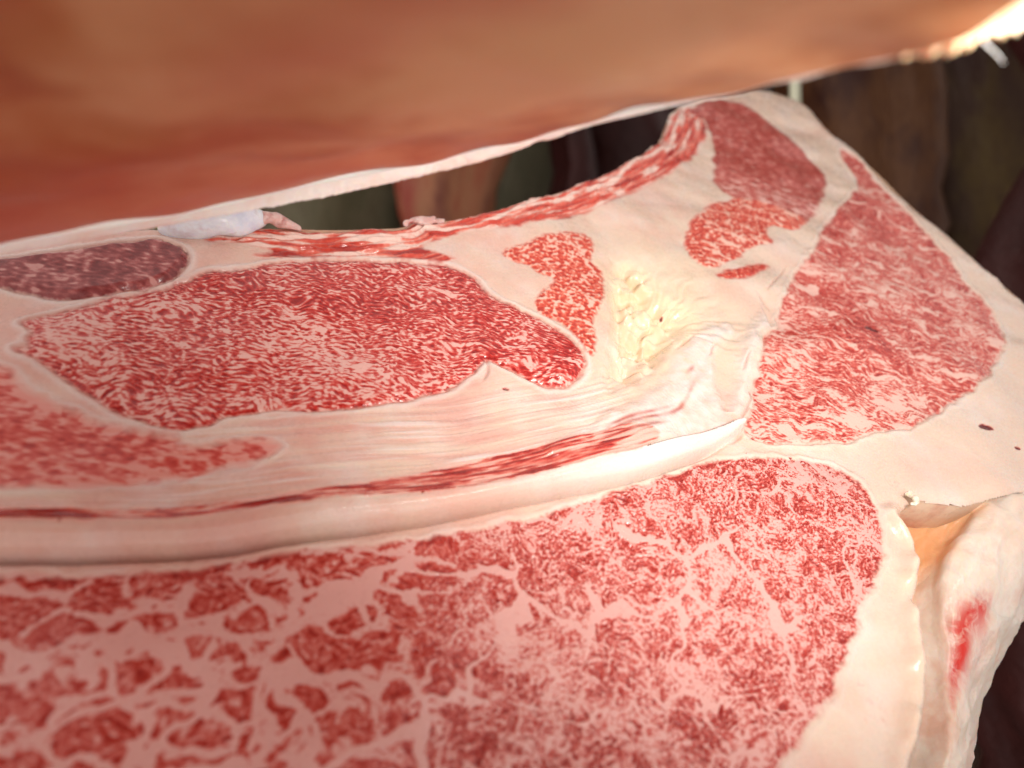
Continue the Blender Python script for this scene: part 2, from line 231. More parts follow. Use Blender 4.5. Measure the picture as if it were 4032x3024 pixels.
CREAM = lin(231, 205, 186); PINKFAT = lin(224, 174, 160); WHITE = lin(236, 226, 222)
YELLOW = lin(246, 226, 190); BLOOD = lin(96, 14, 18)
def flesh(name, fat, mid, lean, dark, rough=.32, bump=.35, sss=.16, grain=(0, 900, (1, 1, 1)), soft_edge=1.0, strokes=0):
    """cut face material: the measured fields 'lean', 'fields', 'edge' on the mesh choose between outer fat,
    marbling fat and muscle; nodes add the fine flecks and grain"""
    m, nt, N, L, b = new_mat(name)
    tc = N.new('ShaderNodeTexCoord').outputs['Object']
    mp = N.new('ShaderNodeMapping'); mp.inputs['Scale'].default_value = grain[2]; L.new(tc, mp.inputs[0])
    fine = noise_n(nt, tc, 2600, 2, .6); med = noise_n(nt, tc, 420, 3, .6); big = noise_n(nt, tc, 60, 3, .5)
    a = attr_n(nt, 'lean').outputs['Fac']
    v = attr_n(nt, 'fields'); sep = N.new('ShaderNodeSeparateColor'); L.new(v.outputs['Color'], sep.inputs[0])
    tone, white, blood, yel = sep.outputs[0], sep.outputs[1], sep.outputs[2], v.outputs['Alpha']
    sd = attr_n(nt, 'edge').outputs['Fac']
    # outer fat: cream to pink, whiter where membrane covers it, yellow in the torn hollow
    of = mixc(nt, tone, CREAM, PINKFAT)
    of = mixc(nt, math_n(nt, 'MULTIPLY', math_n(nt, 'SUBTRACT', big, .46, clamp=True), 1.7, clamp=True), of, WHITE)
    of = mixc(nt, math_n(nt, 'MULTIPLY', math_n(nt, 'SUBTRACT', med, .5, clamp=True), .8, clamp=True), of, PINKFAT)
    cn = noise_n(nt, tc, 95, 3, .5, 1.5); cb = noise_n(nt, tc, 70, 1, .5)
    cap_ = math_n(nt, 'SUBTRACT', 1.0, math_n(nt, 'DIVIDE', math_n(nt, 'ABSOLUTE', math_n(nt, 'SUBTRACT', cn, .5)), .011), clamp=True)
    of = mixc(nt, math_n(nt, 'MULTIPLY', math_n(nt, 'MULTIPLY', cap_, math_n(nt, 'MULTIPLY_ADD', cb, 6.0, -3.2, clamp=True)), .3), of, lin(206, 124, 108))
    bl = noise_n(nt, tc, 24, 2, .5, .5)
    of = mixc(nt, math_n(nt, 'MULTIPLY', math_n(nt, 'SUBTRACT', bl, .52, clamp=True), 2.2, clamp=True), of, PINKFAT)
    of = mixc(nt, yel, of, YELLOW)
    of = mixc(nt, white, of, WHITE)
    # marbled muscle
    l = math_n(nt, 'ADD', a, math_n(nt, 'MULTIPLY', math_n(nt, 'SUBTRACT', fine, .5), .8))
    l = math_n(nt, 'ADD', l, math_n(nt, 'MULTIPLY', math_n(nt, 'SUBTRACT', med, .5), .8))
    if grain[0]:
        g = noise_n(nt, mp.outputs[0], grain[1], 1.5, .5, .6); g2 = noise_n(nt, mp.outputs[0], grain[1] * 1.9, 1, .5, .3)
        gs = math_n(nt, 'ADD', math_n(nt, 'SUBTRACT', g, .5), math_n(nt, 'MULTIPLY', math_n(nt, 'SUBTRACT', g2, .5), .5))
        calm = math_n(nt, 'MULTIPLY_ADD', tone, -.6, 1.0) if strokes else 1.0      # quieter grain where the lobes are soft
        l = math_n(nt, 'ADD', l, math_n(nt, 'MULTIPLY', gs, math_n(nt, 'MULTIPLY', calm, grain[0])))
    if strokes:                                              # thin curled strokes of lean, broken up
        for sc_n, wd, amt in ((430, .034, 1.0), (760, .05, .7)):
            rn = noise_n(nt, mp.outputs[0], sc_n, 1, .4, 1.0); brk = noise_n(nt, mp.outputs[0], sc_n * .8 + 37, 1, .5)
            rd = math_n(nt, 'SUBTRACT', 1.0, math_n(nt, 'DIVIDE', math_n(nt, 'ABSOLUTE', math_n(nt, 'SUBTRACT', rn, .5)), wd), clamp=True)
            rd = math_n(nt, 'MULTIPLY', rd, math_n(nt, 'MULTIPLY_ADD', brk, 7.0, -3.0, clamp=True))
            l = math_n(nt, 'ADD', l, math_n(nt, 'MULTIPLY', rd, math_n(nt, 'MULTIPLY', calm, strokes * amt)))
    l = math_n(nt, 'MULTIPLY_ADD', l, .28, .4, clamp=True)
    mus = ramp_n(nt, l, [(.18, fat), (.36, mid), (.56, lean), (.85, dark)])
    e = math_n(nt, 'MULTIPLY_ADD', math_n(nt, 'ADD', sd, math_n(nt, 'MULTIPLY', math_n(nt, 'SUBTRACT', med, .5), 2.2)), soft_edge, .5, clamp=True)
    col = mixc(nt, e, of, mus)
    col = mixc(nt, math_n(nt, 'MULTIPLY', blood, 1.1, clamp=True), col, lin(178, 54, 42))
    col = mixc(nt, math_n(nt, 'MULTIPLY_ADD', blood, 4.0, -3.0, clamp=True), col, BLOOD)
    L.new(col, b.inputs['Base Color'])
    wet(b, rough, sss, .0035)
    L.new(math_n(nt, 'MULTIPLY_ADD', med, .34, rough - .17), b.inputs['Roughness'])
    b.inputs['Coat Weight'].default_value = .5; b.inputs['Coat Roughness'].default_value = .10; b.inputs['Coat IOR'].default_value = 1.36
    # knife and saw drag: faint parallel scratches
    ms = N.new('ShaderNodeMapping'); ms.inputs['Scale'].default_value = (.08, 1.0, 1.0); ms.inputs['Rotation'].default_value = (0, 0, .5); L.new(tc, ms.inputs[0])
    scr = noise_n(nt, ms.outputs[0], 900, 2, .6)
    bp = N.new('ShaderNodeBump'); bp.inputs['Strength'].default_value = bump * .6; bp.inputs['Distance'].default_value = .0003
    hh = math_n(nt, 'ADD', math_n(nt, 'MULTIPLY', fine, .6), math_n(nt, 'MULTIPLY', med, .45))
    hh = math_n(nt, 'SUBTRACT', hh, math_n(nt, 'MULTIPLY', math_n(nt, 'MULTIPLY', l, e), 1.1))
    dn = noise_n(nt, tc, 1300, 1, .5); dm = noise_n(nt, tc, 55, 2, .5)
    drop = math_n(nt, 'MULTIPLY', math_n(nt, 'MULTIPLY_ADD', dn, 9.0, -5.9, clamp=True), math_n(nt, 'MULTIPLY_ADD', dm, 5.0, -2.2, clamp=True))
    hh = math_n(nt, 'ADD', hh, math_n(nt, 'MULTIPLY', drop, 3.0))
    L.new(math_n(nt, 'ADD', hh, math_n(nt, 'MULTIPLY', scr, .5)), bp.inputs['Height']); L.new(bp.outputs[0], b.inputs['Normal']); L.new(bp.outputs[0], b.inputs['Coat Normal'])
    return m

MAT = {
 'fat':    flesh('outer_fat', lin(236, 180, 166), lin(220, 120, 104), lin(186, 54, 46), lin(140, 34, 30), .28),
 'front':  flesh('coarse_marbled_muscle', lin(226, 170, 162), lin(208, 108, 98), lin(182, 56, 46), lin(148, 32, 26), .30, .55, .10, grain=(4.6, 1150, (1, 1, 1)), soft_edge=.7, strokes=.9),
 'ribeye': flesh('ribeye_muscle', lin(234, 182, 172), lin(216, 108, 98), lin(194, 48, 42), lin(150, 22, 22), .24, .5, 0, grain=(1.7, 950, (.55, 1.3, 1)), soft_edge=.7),
 'dark':   flesh('dark_muscle', lin(206, 146, 140), lin(176, 96, 94), lin(146, 66, 66), lin(120, 44, 46), .24, .4, 0, grain=(1.5, 900, (.5, 1.2, 1))),
 'lower':  flesh('soft_marbled_muscle', lin(230, 156, 144), lin(218, 112, 100), lin(202, 70, 60), lin(172, 42, 36), .36, .3, 0, grain=(1.4, 500, (.6, 1.2, 1)), soft_edge=.35),
 'rib':    flesh('rib_muscle', lin(238, 204, 192), lin(224, 126, 108), lin(206, 72, 56), lin(160, 42, 36), .30, .45, 0, grain=(.6, 700, (.5, 1, 1)), soft_edge=.5),
 'wedge':  flesh('inner_muscle', lin(242, 192, 174), lin(230, 132, 110), lin(214, 78, 58), lin(186, 50, 38), .32, .4, 0, grain=(2.4, 700, (1, 1, 1)), soft_edge=.6),
 'flank':  flesh('flank_muscle', lin(240, 192, 178), lin(222, 120, 106), lin(194, 62, 52), lin(158, 36, 32), .27, .55, 0, grain=(2.8, 950, (.5, 1.4, 1)), soft_edge=.7),
 'upper':  flesh('shade_tinted_muscle', lin(232, 182, 172), lin(210, 124, 114), lin(188, 82, 72), lin(156, 56, 50), .32, .4, 0, grain=(1.8, 600, (.6, 1.2, 1)), soft_edge=.5),  # greyer than the flank: light falloff at the far top put into the colour
}

# ------------------------------------------------------------------ things
def tag(o, label, cat, group=None):
    o['label'] = label; o['category'] = cat
    if group: o['group'] = group
    return o
def empty(name, M):
    o = bpy.data.objects.new(name, None); COL.objects.link(o); o.matrix_world = M; o.empty_display_size = .02; return o
def add_mesh(name, verts, faces, mat, parent=None, smooth=True):
    me = bpy.data.meshes.new(name); me.from_pydata([tuple(v) for v in verts], [], [tuple(f) for f in faces]); me.update()
    if smooth: me.polygons.foreach_set('use_smooth', [True] * len(me.polygons))
    me.materials.append(mat); o = bpy.data.objects.new(name, me); COL.objects.link(o)
    if parent: o.parent = parent
    return o
def grid_faces(nr, nc, wrap=False):
    q = []
    for i in range(nr - 1):
        for j in range(nc if wrap else nc - 1):
            k = (j + 1) % nc; q.append((i * nc + j, i * nc + k, (i + 1) * nc + k, (i + 1) * nc + j))
    return q
def spline_patch(ctrl, mu, mv):
    """Catmull-Rom surface through a grid of control points"""
    def cr(P, m):
        P = np.asarray(P, float); Q = np.concatenate([2 * P[:1] - P[1:2], P, 2 * P[-1:] - P[-2:-1]]); out = []
        for i in range(len(P) - 1):
            for k in range(m):
                t = k / m; a, b_, c, d = Q[i], Q[i + 1], Q[i + 2], Q[i + 3]
                out.append(.5 * (2 * b_ + (c - a) * t + (2 * a - 5 * b_ + 4 * c - d) * t * t + (3 * b_ - a - 3 * c + d) * t ** 3))
        out.append(P[-1]); return np.array(out)
    A = cr(ctrl, mu); return np.swapaxes(cr(np.swapaxes(A, 0, 1), mv), 0, 1)

A = CUT_AXES
CUTM = Matrix(((A[0][0], A[1][0], A[2][0], CUT_ORIGIN[0]), (A[0][1], A[1][1], A[2][1], CUT_ORIGIN[1]),
               (A[0][2], A[1][2], A[2][2], CUT_ORIGIN[2] + EYE.z), (0, 0, 0, 1)))

# ================================================================== lower quarter: the marbled cut face
STEP = .37
fa = np.array(FACE); u0, v0 = fa.min(0) - 1; u1, v1 = fa.max(0) + 1
gu = np.arange(u0, u1, STEP); gv = np.arange(v0, v1, STEP)
GU, GV = np.meshgrid(gu, gv); H, W = GU.shape

def coarse(fn, k=4):
    """evaluate a smooth field on every k-th grid point and interpolate"""
    cu = np.arange(u0, u1 + k * STEP, k * STEP); cv = np.arange(v0, v1 + k * STEP, k * STEP)
    X, Y = np.meshgrid(cu, cv); Fs = fn(X, Y); single = not isinstance(Fs, tuple)
    if single: Fs = (Fs,)
    x = (GU - u0) / (k * STEP); y = (GV - v0) / (k * STEP); xi = np.minimum(x.astype(int), X.shape[1] - 2); yi = np.minimum(y.astype(int), X.shape[0] - 2)
    fx = x - xi; fy = y - yi; out = []
    for F_ in Fs:
        out.append(((F_[yi, xi] * (1 - fx) + F_[yi, xi + 1] * fx) * (1 - fy) + (F_[yi + 1, xi] * (1 - fx) + F_[yi + 1, xi + 1] * fx) * fy).astype(f32))
    return out[0] if single else out
def sdf(poly, rounds=2):
    p = smooth_line(poly, rounds, True); lo = p.min(0) - 25; hi = p.max(0) + 25
    def fn(X, Y):
        out = np.full(X.shape, -25.); m = (X > lo[0]) & (X < hi[0]) & (Y > lo[1]) & (Y < hi[1]); x, y = X[m], Y[m]
        out[m] = np.where(inside(x, y, p), 1, -1) * np.minimum(seg_dist(x, y, p, True)[0], 60); return out
    return coarse(fn, 3)

wob = soft(1, GU, GV, 9) * .45 + wave(2, GU, GV, 3.2) * .10
face_sd0 = coarse(lambda X, Y: np.where(inside(X, Y, FACE), 1, -1) * seg_dist(X, Y, FACE, True)[0], 2)
face_sd = face_sd0 + (wave(2, GU, GV, 4) * .16 + soft(1, GU, GV, 12) * .35) * np.where((GU > 40) & (GV < 20), .25, 1)
S = {k: sdf(p) + wob * (.6 if k in ('ribeye', 'dark') else 1.0) for k, p in REG.items()}
PS = {k: sdf(p) for k, p in POLY.items()}
def _sgn(X, Y, p):
    d, _, sg = seg_dist(X, Y, p); return d * sg
LD = {k: np.maximum(np.abs(coarse(lambda X, Y, p=p: _sgn(X, Y, smooth_line(p, 2)), 3)), coarse(lambda X, Y, p=p: seg_dist(X, Y, smooth_line(p, 2))[0], 3) - 1.2) for k, p in LINES.items() if k in ('streaktop', 'rolltop', 'lip')}
def _flow(X, Y):
    d, s, sg = seg_dist(X, Y, smooth_line(LINES['flow'], 3)); return s, d * sg
FS, FD = coarse(_flow)

lean = np.full((H, W), -2.0, f32)
hgt = soft(3, GU, GV, 40) * .7 + soft(4, GU, GV, 12) * .10
tone = np.clip(.35 - GU / 260 + soft(5, GU, GV, 30) * .16 + soft(6, GU, GV, 8) * .08, 0, 1)
white = np.zeros((H, W), f32); blood = np.zeros((H, W), f32)

def within(key, margin=1.5):
    m = S[key] > -margin; return m, GU[m], GV[m], S[key][m]

# --- front muscle: fat septa around lobules of flecked lean
m, x, y, d = within('front')
X = x + soft(11, x, y, 9) * 1.1; Y = y + soft(12, x, y, 9) * 1.1
e1, cx, cy, cv = cells(5, X, Y * 1.12, 7.6)
e2, *_ = cells(9, X + 2 * soft(14, x, y, 20), Y, 23.)
th = np.arctan2(cy, cx); r = np.hypot(cx, cy)
spoke = wave(13, th * 3.0 + cv * 900, r + cv * 400, 1.25, 3.0)
blob = wave(14, X, Y, 1.5, 1.35); fine = wave(15, X, Y, 1.1)
ring = np.exp(-((e1 - 1.15) / .55) ** 2)
cont = np.exp(-(wave(16, X, Y, 2.6) / .2) ** 2) * (soft(17, X, Y, 3) > -.1)
lf = sstep(12, -48, x + 10 * soft(27, x, y, 24) - .15 * (y + 80))                                     # lean is denser and softer towards the spine
lr = .38 * blob + .36 * spoke + .3 * fine + .15 * ring + .2 * cont - .30 + .3 * soft(21, x, y, 14)
e3, *_, c3 = cells(7, x * .9 + 1.4 * soft(23, x, y, 12) + .25 * soft(30, x, y, 4.5), y * 1.2 + soft(29, x, y, 9) + .25 * soft(35, x, y, 4.5), 11.0)
ll = -.14 + .24 * wave(24, X, Y, 3.0, 2.2) + .2 * wave(25, X, Y, 1.6, 1.3) + (c3 - .5) * .3 + .25 * np.exp(-((e3 - 1.8) / .7) ** 2) + 1.0 * np.clip(wave(28, X, Y, 3.6, 2.6) - .7, 0, 1.2)
ll -= 1.5 * (1 - sstep(.2, 1.6, e3)) * sstep(-1.5, -.7, soft(26, x, y, 14))
l = (lr + .12) * (1 - lf) + (ll + .1) * lf + 1.7 * lf * (1 - lf)
wsep = (.30 + .45 * np.clip(soft(18, x, y, 22) + .6, 0, 2)) * (1 + .5 * lf)
l -= .8 * (1 - sstep(wsep * .4, wsep * 1.6 + .3, e1)) * (1 - lf)
wbig = .5 + .4 * np.clip(soft(19, x, y, 30), -.6, 2) + .3 * lf
l -= 2.6 * (1 - sstep(wbig * .5, wbig * 1.2, e2)) * sstep(-.9, -.3, soft(20, x, y, 26))
for k, wv in (('vein1', 2.0), ('vein2', .9), ('vein3', 1.2), ('vein4', 1.5), ('vein5', .9), ('vein6', 1.2), ('vein7', .6)):
    dv, av, _ = seg_dist(X, Y, smooth_line(LINES[k], 2)); tp_ = np.sin(np.clip(av / av.max(), .03, .97) * math.pi) ** .6
    l = np.minimum(l, -.95 + 2.6 * sstep(wv * tp_ * .75, wv * tp_ * 1.25 + .3, dv) + 9 * (dv > wv * 1.25 + .3))
l += .8 * np.exp(-((d - .9) / 1.3) ** 2) * sstep(-.8, -.2, soft(22, x, y, 10))
lean[m] = l
tone[m] = np.where(d > -.5, lf, tone[m])
hgt[m] += np.where(d > 0, -.5 * sstep(-.1, .9, l) * sstep(-60, 20, x), 0) * sstep(0, 2, d)

# --- ribeye: long flat flecks lying across the eye
m, x, y, d = within('ribeye')
bend = .0003 * (x + 60) ** 2
X = x + soft(31, x, y, 12) * .8; Y = y + bend + soft(32, x, y, 14) * 1.1 + x * .06
l = .58 * wave(33, X, Y, 4.2, 1.6) + .48 * wave(34, X, Y, 2.2, .95) + .2 * wave(35, X, Y, 1.3, .85)
l += .55 * np.exp(-(wave(36, X, Y, 6.0, 2.6) / .14) ** 2) * sstep(.1, .4, soft(37, X, Y, 3.5))
l -= .55 * np.clip(soft(38, X * .7, Y * 2.2, 7) - .5, 0, 3)
l -= .8 * np.clip(wave(39, X * .9, Y, 17, 5) - 1.1, 0, 3)
l += .16 + .22 * soft(40, x, y, 22) + .35 * np.exp(-(d / 1.5) ** 2) + .25 * sstep(8, 24, y)
lean[m] = l
hgt[m] += np.where(d > 0, -.16 * sstep(0, 1.0, l) + .5 * sstep(0, 3, d), 0)
cap = np.exp(-(((x - 17) / 11) ** 2 + ((y - 9) / 9) ** 2)); hgt[m] += 1.6 * cap * sstep(0, 3, d); lean[m] += .45 * cap

# --- dark muscle at the spine
m, x, y, d = within('dark')
lean[m] = .55 + .4 * wave(41, x, y, 3.4, 1.6) + .35 * soft(42, x, y, 6) - .9 * np.clip(soft(43, x, y * 2, 5) - .6, 0, 2)
hgt[m] += 1.8 * sstep(0, 2.5, d)

# --- soft muscle under the ribeye
m, x, y, d = within('lower')
l = .55 * wave(51, x, y, 6, 2.6) + .4 * wave(52, x, y, 2.8, 1.4) + .3 * soft(53, x, y, 8) + .2
l *= .75
l -= 1.2 * np.clip(wave(54, x, y + x * .1, 22, 7) - .8, 0, 2) + 1.6 * sstep(4, 0, d) * (soft(55, x, y, 9) > 0)
lean[m] = l

# --- rib muscles along the far edge: streaks that follow the rim
m, x, y, d = within('rib')
d_, s_, _ = seg_dist(x, y, smooth_line(FACE[4:22], 2))
l = .5 * wave(61, s_, d_ * 1.0, 34, 5.0) + .4 * wave(62, s_, d_, 30, 2.2) + .08 * wave(63, x, y, 2.0) + .35
l -= 1.5 * np.exp(-((d_ - 5.5 - 1.5 * soft(64, x, y, 30)) / 1.3) ** 2) + .9 * np.exp(-(d_ / .8) ** 2)
l -= .9 * np.clip(wave(65, s_, d_, 30, 7) - .9, 0, 2)
lean[m] = l; hgt[m] += .35 * wave(62, s_, d_, 9, 2.2) * sstep(0, 2, d)

# --- small muscles set in the fat
for key, sx in (('wedge', 71), ('chip', 81), ('sliver', 91)):
    m, x, y, d = within(key)
    e1, cx, cy, cv = cells(sx, x + soft(sx, x, y, 8), y, 7.0 if key != 'sliver' else 30.)
    l = .55 * wave(sx + 1, x, y, 3.4, 2.4) + .45 * wave(sx + 2, x, y, 1.7) + .22 + .45 * np.exp(-((e1 - 1.2) / .8) ** 2)
    l -= 1.3 * (1 - sstep(.0, 1.2, e1)) * sstep(-.8, .2, soft(sx + 3, x, y, 10))
    if key == 'chip': l -= 1.6 * np.clip(wave(sx + 4, x, y + .3 * x, 16, 6) - .6, 0, 2); l += .35
    if key == 'sliver': l += .7
    lean[m] = np.maximum(lean[m], l); hgt[m] += np.where(d > 0, -.2 * sstep(0, .8, l) + .5 * sstep(0, 1.5, d), 0)
m, x, y, d = within('upper')
X = x * .96 - y * .28; Y = x * .28 + y * .96
l = .45 * wave(101, X, Y, 9, 2.6) + .4 * wave(102, X, Y, 4.0, 1.5) + .35 + .45 * np.exp(-(d / 2.5) ** 2) * (x > 70)
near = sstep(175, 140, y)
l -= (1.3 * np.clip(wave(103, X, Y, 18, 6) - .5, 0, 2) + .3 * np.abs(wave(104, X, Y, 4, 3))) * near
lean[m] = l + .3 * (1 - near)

# --- flank muscle: grain running from the ligament out to the rim
m, x, y, d = within('flank')
X = x * .975 - y * .22 + soft(111, x, y, 14); Y = x * .22 + y * .975 + soft(112, x, y, 12) * 1.5
l = .42 * wave(113, X, Y, 6.0, 1.5) + .36 * wave(114, X, Y, 3.0, 1.0) + .2 * wave(115, X, Y, 1.4, .85)
inner = sstep(40, 5, d) * sstep(140, 60, x)
l += .6 * np.exp(-(wave(116, X, Y, 6.5, 3.4) / .16) ** 2) * (soft(117, X, Y, 4) > .1) * inner
l -= 1.1 * np.clip(wave(118, X, Y, 26, 5.0) - .7, 0, 2) + .8 * np.clip(soft(119, X, Y * 1.8, 8) - .7, 0, 2)
l += .18 + .25 * soft(120, x, y, 24) + .45 * sstep(90, 150, y)
low = np.exp(-(((x - 62) / 26) ** 2 + ((y + 2) / 5) ** 2)); l -= .6 * low
lean[m] = l
hgt[m] += np.where(d > 0, -.16 * sstep(0, .9, l) - .35 * sstep(-.5, 2.5, d), 0)

# --- ligament roll, streaked band and groove in front of them
ra = LD['rolltop']; rb = LD['lip']; t = ra / (ra + rb + 1e-6); inr = PS['roll']
fade = sstep(-160, -60, GU) * .3 + .7
prof = (1 - .55 * np.clip((t - .2) / .8, 0, 1) ** 2) * sstep(-.2, 1.3, rb)
hgt += np.where(inr > 0, 4.6 * prof * fade, 0)
above = np.exp(-ra / 9.0) * (FD > 0) * (inr <= 0); hgt += 4.6 * above * fade * sstep(60, 40, GU)
front_gap = (inr <= 0) & (S['front'] < 1) & (FD < 0); hgt -= np.where(front_gap | ((inr > 0) & (rb < ra)), (1.2 * np.exp(-rb / 2.2) + 3.4 * np.exp(-(rb / .85) ** 2)) * sstep(75, 50, GU), 0)
white = np.maximum(white, np.where(inr > 0, .9 * sstep(-20, 40, GU) * (1 - .5 * t), 0))
ins = PS['streak'] + wob * .4
st = LD['streaktop'] / (LD['streaktop'] + LD['rolltop'] + 1e-6)
lw = sstep(-20, -110, GU)                                   # two thin dark lines on the left, a fan of streaks on the right
l = .5 * wave(131, FS, FD, 40, 2.6) + .6 * wave(132, FS, FD, 22, 1.25) + .3 * wave(133, FS, FD, 6, .9) - .05
l += (1.7 * np.exp(-((st - .82) / .2) ** 2) + 1.5 * np.exp(-((st - .28) / .2) ** 2) - .6) * lw + .2 * (1 - lw)
l -= 2.0 * sstep(20, 44, GU + 4 * wave(137, FS, FD, 18, 1.6))
lean = np.where(ins > -1.5, np.maximum(lean, l - 2.2 * sstep(.7, -.5, ins)), lean)
hgt += np.where(ins > 0, .15 * wave(132, FS, FD, 22, 1.25), 0)
fibre = wave(134, FS, FD, 60, 2.4) * .5 + wave(135, FS, FD, 24, 1.1) * .3
bandm = sstep(48, 20, FD) * sstep(-3, 0, FD) * sstep(55, 15, GU)
hgt += bandm * fibre * .16 * (lean < -.5)
white = np.clip(white + np.clip(fibre - .4, 0, 1) * .7 * bandm, 0, 1)
tone = np.clip(tone + .22 * wave(136, FS, FD, 40, 4.5) * bandm, 0, 1)

# --- torn hollow in the fat and the satin membrane folded beside it
sc_ = PS['scoop']; q = sstep(0, 9, sc_)
e, cx, cy, cv = cells(141, GU + soft(142, GU, GV, 7) * 1.2, GV + soft(143, GU, GV, 7) * 1.2, 9.5)
crumb = (cv - .5) * 4.2 * sstep(0, 1.8, e) + soft(144, GU, GV, 6) * .6
hgt += q * (-5.5 + 1.6 * crumb); tone = np.where(sc_ > 0, np.clip(tone * (1 - .8 * q), 0, 1), tone)
me_ = PS['membrane'] + soft(145, GU, GV, 9) * .5; q = sstep(-1.2, 3.0, me_)
X = GU * .8 + GV * .6; Y = -GU * .6 + GV * .8
hgt += q * (1.1 + .2 * wave(146, FS, FD, 34, 9) + .02 * wave(147, X, Y, 1.2, 3.5)); white = np.maximum(white, q * (.5 + .15 * soft(148, GU, GV, 4)))
sat = sstep(26, 6, np.hypot(GU - 22, (GV - 4) * 1.2)); hgt += sat * .03 * wave(149, GU, GV, 1.5, 1.1) * (lean < -.3)
# ridge of tissue along the flank muscle
fl = S['flank']; rim_l = (fl < 0) & (GU < 100) & (GV > 2)
rg = np.exp(-((fl + 4.5) / 2.6) ** 2) * rim_l; hgt += rg * (1.5 + .25 * soft(150, GU, GV, 12)); white = np.maximum(white, rg * .5)
for k_, a_ in (('ribeye', .45), ('dark', .5), ('lower', .3), ('front', .1), ('flank', .15)):
    bnd = np.exp(-((S[k_] + 1.5) / .9) ** 2); white = np.maximum(white, a_ * bnd); hgt += .35 * bnd - .4 * np.exp(-(S[k_] / .55) ** 2) * (k_ in ('ribeye', 'flank', 'dark'))
fx, fy = GU - 52, GV - 40; fr = np.hypot(fx, fy); fth = np.arctan2(fy, fx)
fan = sstep(8, 16, fr) * sstep(46, 26, fr) * sstep(-.5, .1, fth) * sstep(2.4, 1.9, fth) * sstep(0, 3, -S['chip']) * sstep(0, 3, -S['sliver']) * sstep(0, 3, -S['wedge']) * sstep(0, 4, -S['flank'])
fanw = wave(155, fth * 22 + .6 * soft(156, GU, GV, 9), fr, 2.6, 30); hgt += .16 * fan * fanw; tone = np.clip(tone + .18 * fan * fanw, 0, 1)
LIPM = sstep(LIPV + 1, LIPV - 5, GV)
lip_ = np.exp(-((face_sd0 - 3.0) / 3.0) ** 2) * sstep(60, 68, GU) * LIPM; hgt += (2.6 + .9 * soft(154, GU, GV, 10)) * lip_
yellow = np.clip(sstep(-7, 9, PS['scoop'] + 2.5 * soft(153, GU, GV, 7)) * .3 + .6 * np.exp(-(((GU - 58) / 26) ** 2 + ((GV - 56) / 34) ** 2)) + .2 * lip_, 0, 1) * (1 - .8 * white)
# --- cracks, blood lines
for k, p in LINES.items():
    if not k.startswith(('crack', 'red')): continue
    pp = smooth_line(p, 2); lo = pp.min(0) - 5; hi = pp.max(0) + 5
    i0, i1 = np.searchsorted(gu, (lo[0], hi[0])); j0, j1 = np.searchsorted(gv, (lo[1], hi[1])); sl = (slice(j0, j1), slice(i0, i1))
    dd, aa, _ = seg_dist(GU[sl] + wob[sl] * .8, GV[sl] + wob[sl] * .8, pp); L_ = aa.max() + 1e-6; taper = np.sin(np.clip(aa / L_, .02, .98) * math.pi) ** .5
    if k.startswith('crack'):
        hgt[sl] -= .9 * np.exp(-(dd / .5) ** 2) * taper; blood[sl] = np.maximum(blood[sl], .28 * np.exp(-(dd / .35) ** 2) * taper)
    else:
        blood[sl] = np.maximum(blood[sl], .75 * np.exp(-(dd / (.5 + .3 * taper)) ** 2) * taper * (.7 + .3 * np.tanh(soft(161, GU[sl], GV[sl], 7))))
for sx, sy, ra_, rb_ in SPOTS:
    dd = np.hypot((GU - sx) / ra_, (GV - sy) / rb_) + wave(162, GU, GV, 2.5) * .12
    blood = np.maximum(blood, 1.0 * sstep(1.15, .8, dd)); hgt -= .6 * sstep(1.2, .5, dd)
hgt += wave(171, GU, GV, 1.6) * .012
hgt -= 2.2 * np.exp(-np.clip(face_sd, 0, 99) / 1.6)                      # the rim rolls over
hgt *= 1.0

edge = np.full((H, W), -9., f32); lab = np.zeros((H, W), np.int8); keys = list(REG)
for i, k in enumerate(keys, 1):
    better = S[k] > edge; lab[better & (S[k] > -1.2)] = i; edge = np.maximum(edge, S[k])
edge = np.maximum(edge, np.where(ins > -3, ins, -9))
P3 = np.stack([GU, GV, hgt], -1) * .001
dz_v, dz_u = np.gradient(hgt, STEP); NRM = np.stack([-dz_u, -dz_v, np.ones_like(hgt)], -1); NRM /= np.linalg.norm(NRM, axis=-1, keepdims=True)

fl_ok = (face_sd[:-1, :-1] > 0) & (face_sd[1:, :-1] > 0) & (face_sd[:-1, 1:] > 0) & (face_sd[1:, 1:] > 0)
fl_lab = lab[:-1, :-1]
idx = np.arange(H * W).reshape(H, W)
quad = np.stack([idx[:-1, :-1], idx[:-1, 1:], idx[1:, 1:], idx[1:, :-1]], -1)
def field_part(name, fmask, mat, parent):
    q = quad[fmask]; used, inv = np.unique(q, return_inverse=True); q = inv.reshape(-1, 4); nv = len(used); nf = len(q)
    me = bpy.data.meshes.new(name); me.vertices.add(nv); me.loops.add(nf * 4); me.polygons.add(nf)
    me.vertices.foreach_set('co', P3.reshape(-1, 3)[used].astype(f32).ravel())
    me.loops.foreach_set('vertex_index', q.astype(np.int32).ravel())
    me.polygons.foreach_set('loop_start', np.arange(0, nf * 4, 4, dtype=np.int32))
    me.polygons.foreach_set('use_smooth', np.ones(nf, bool)); me.update(calc_edges=True)
    for nm, arr in (('lean', lean), ('edge', edge)):
        at = me.attributes.new(nm, 'FLOAT', 'POINT'); at.data.foreach_set('value', arr.reshape(-1)[used].astype(f32))
    at = me.attributes.new('fields', 'FLOAT_COLOR', 'POINT')
    c = np.stack([tone, white, blood, yellow], -1).reshape(-1, 4)[used].astype(f32); at.data.foreach_set('color', c.ravel())
    me.normals_split_custom_set_from_vertices(NRM.reshape(-1, 3)[used].astype(f32))
    me.materials.append(mat); o = bpy.data.objects.new(name, me); COL.objects.link(o); o.parent = parent; return o

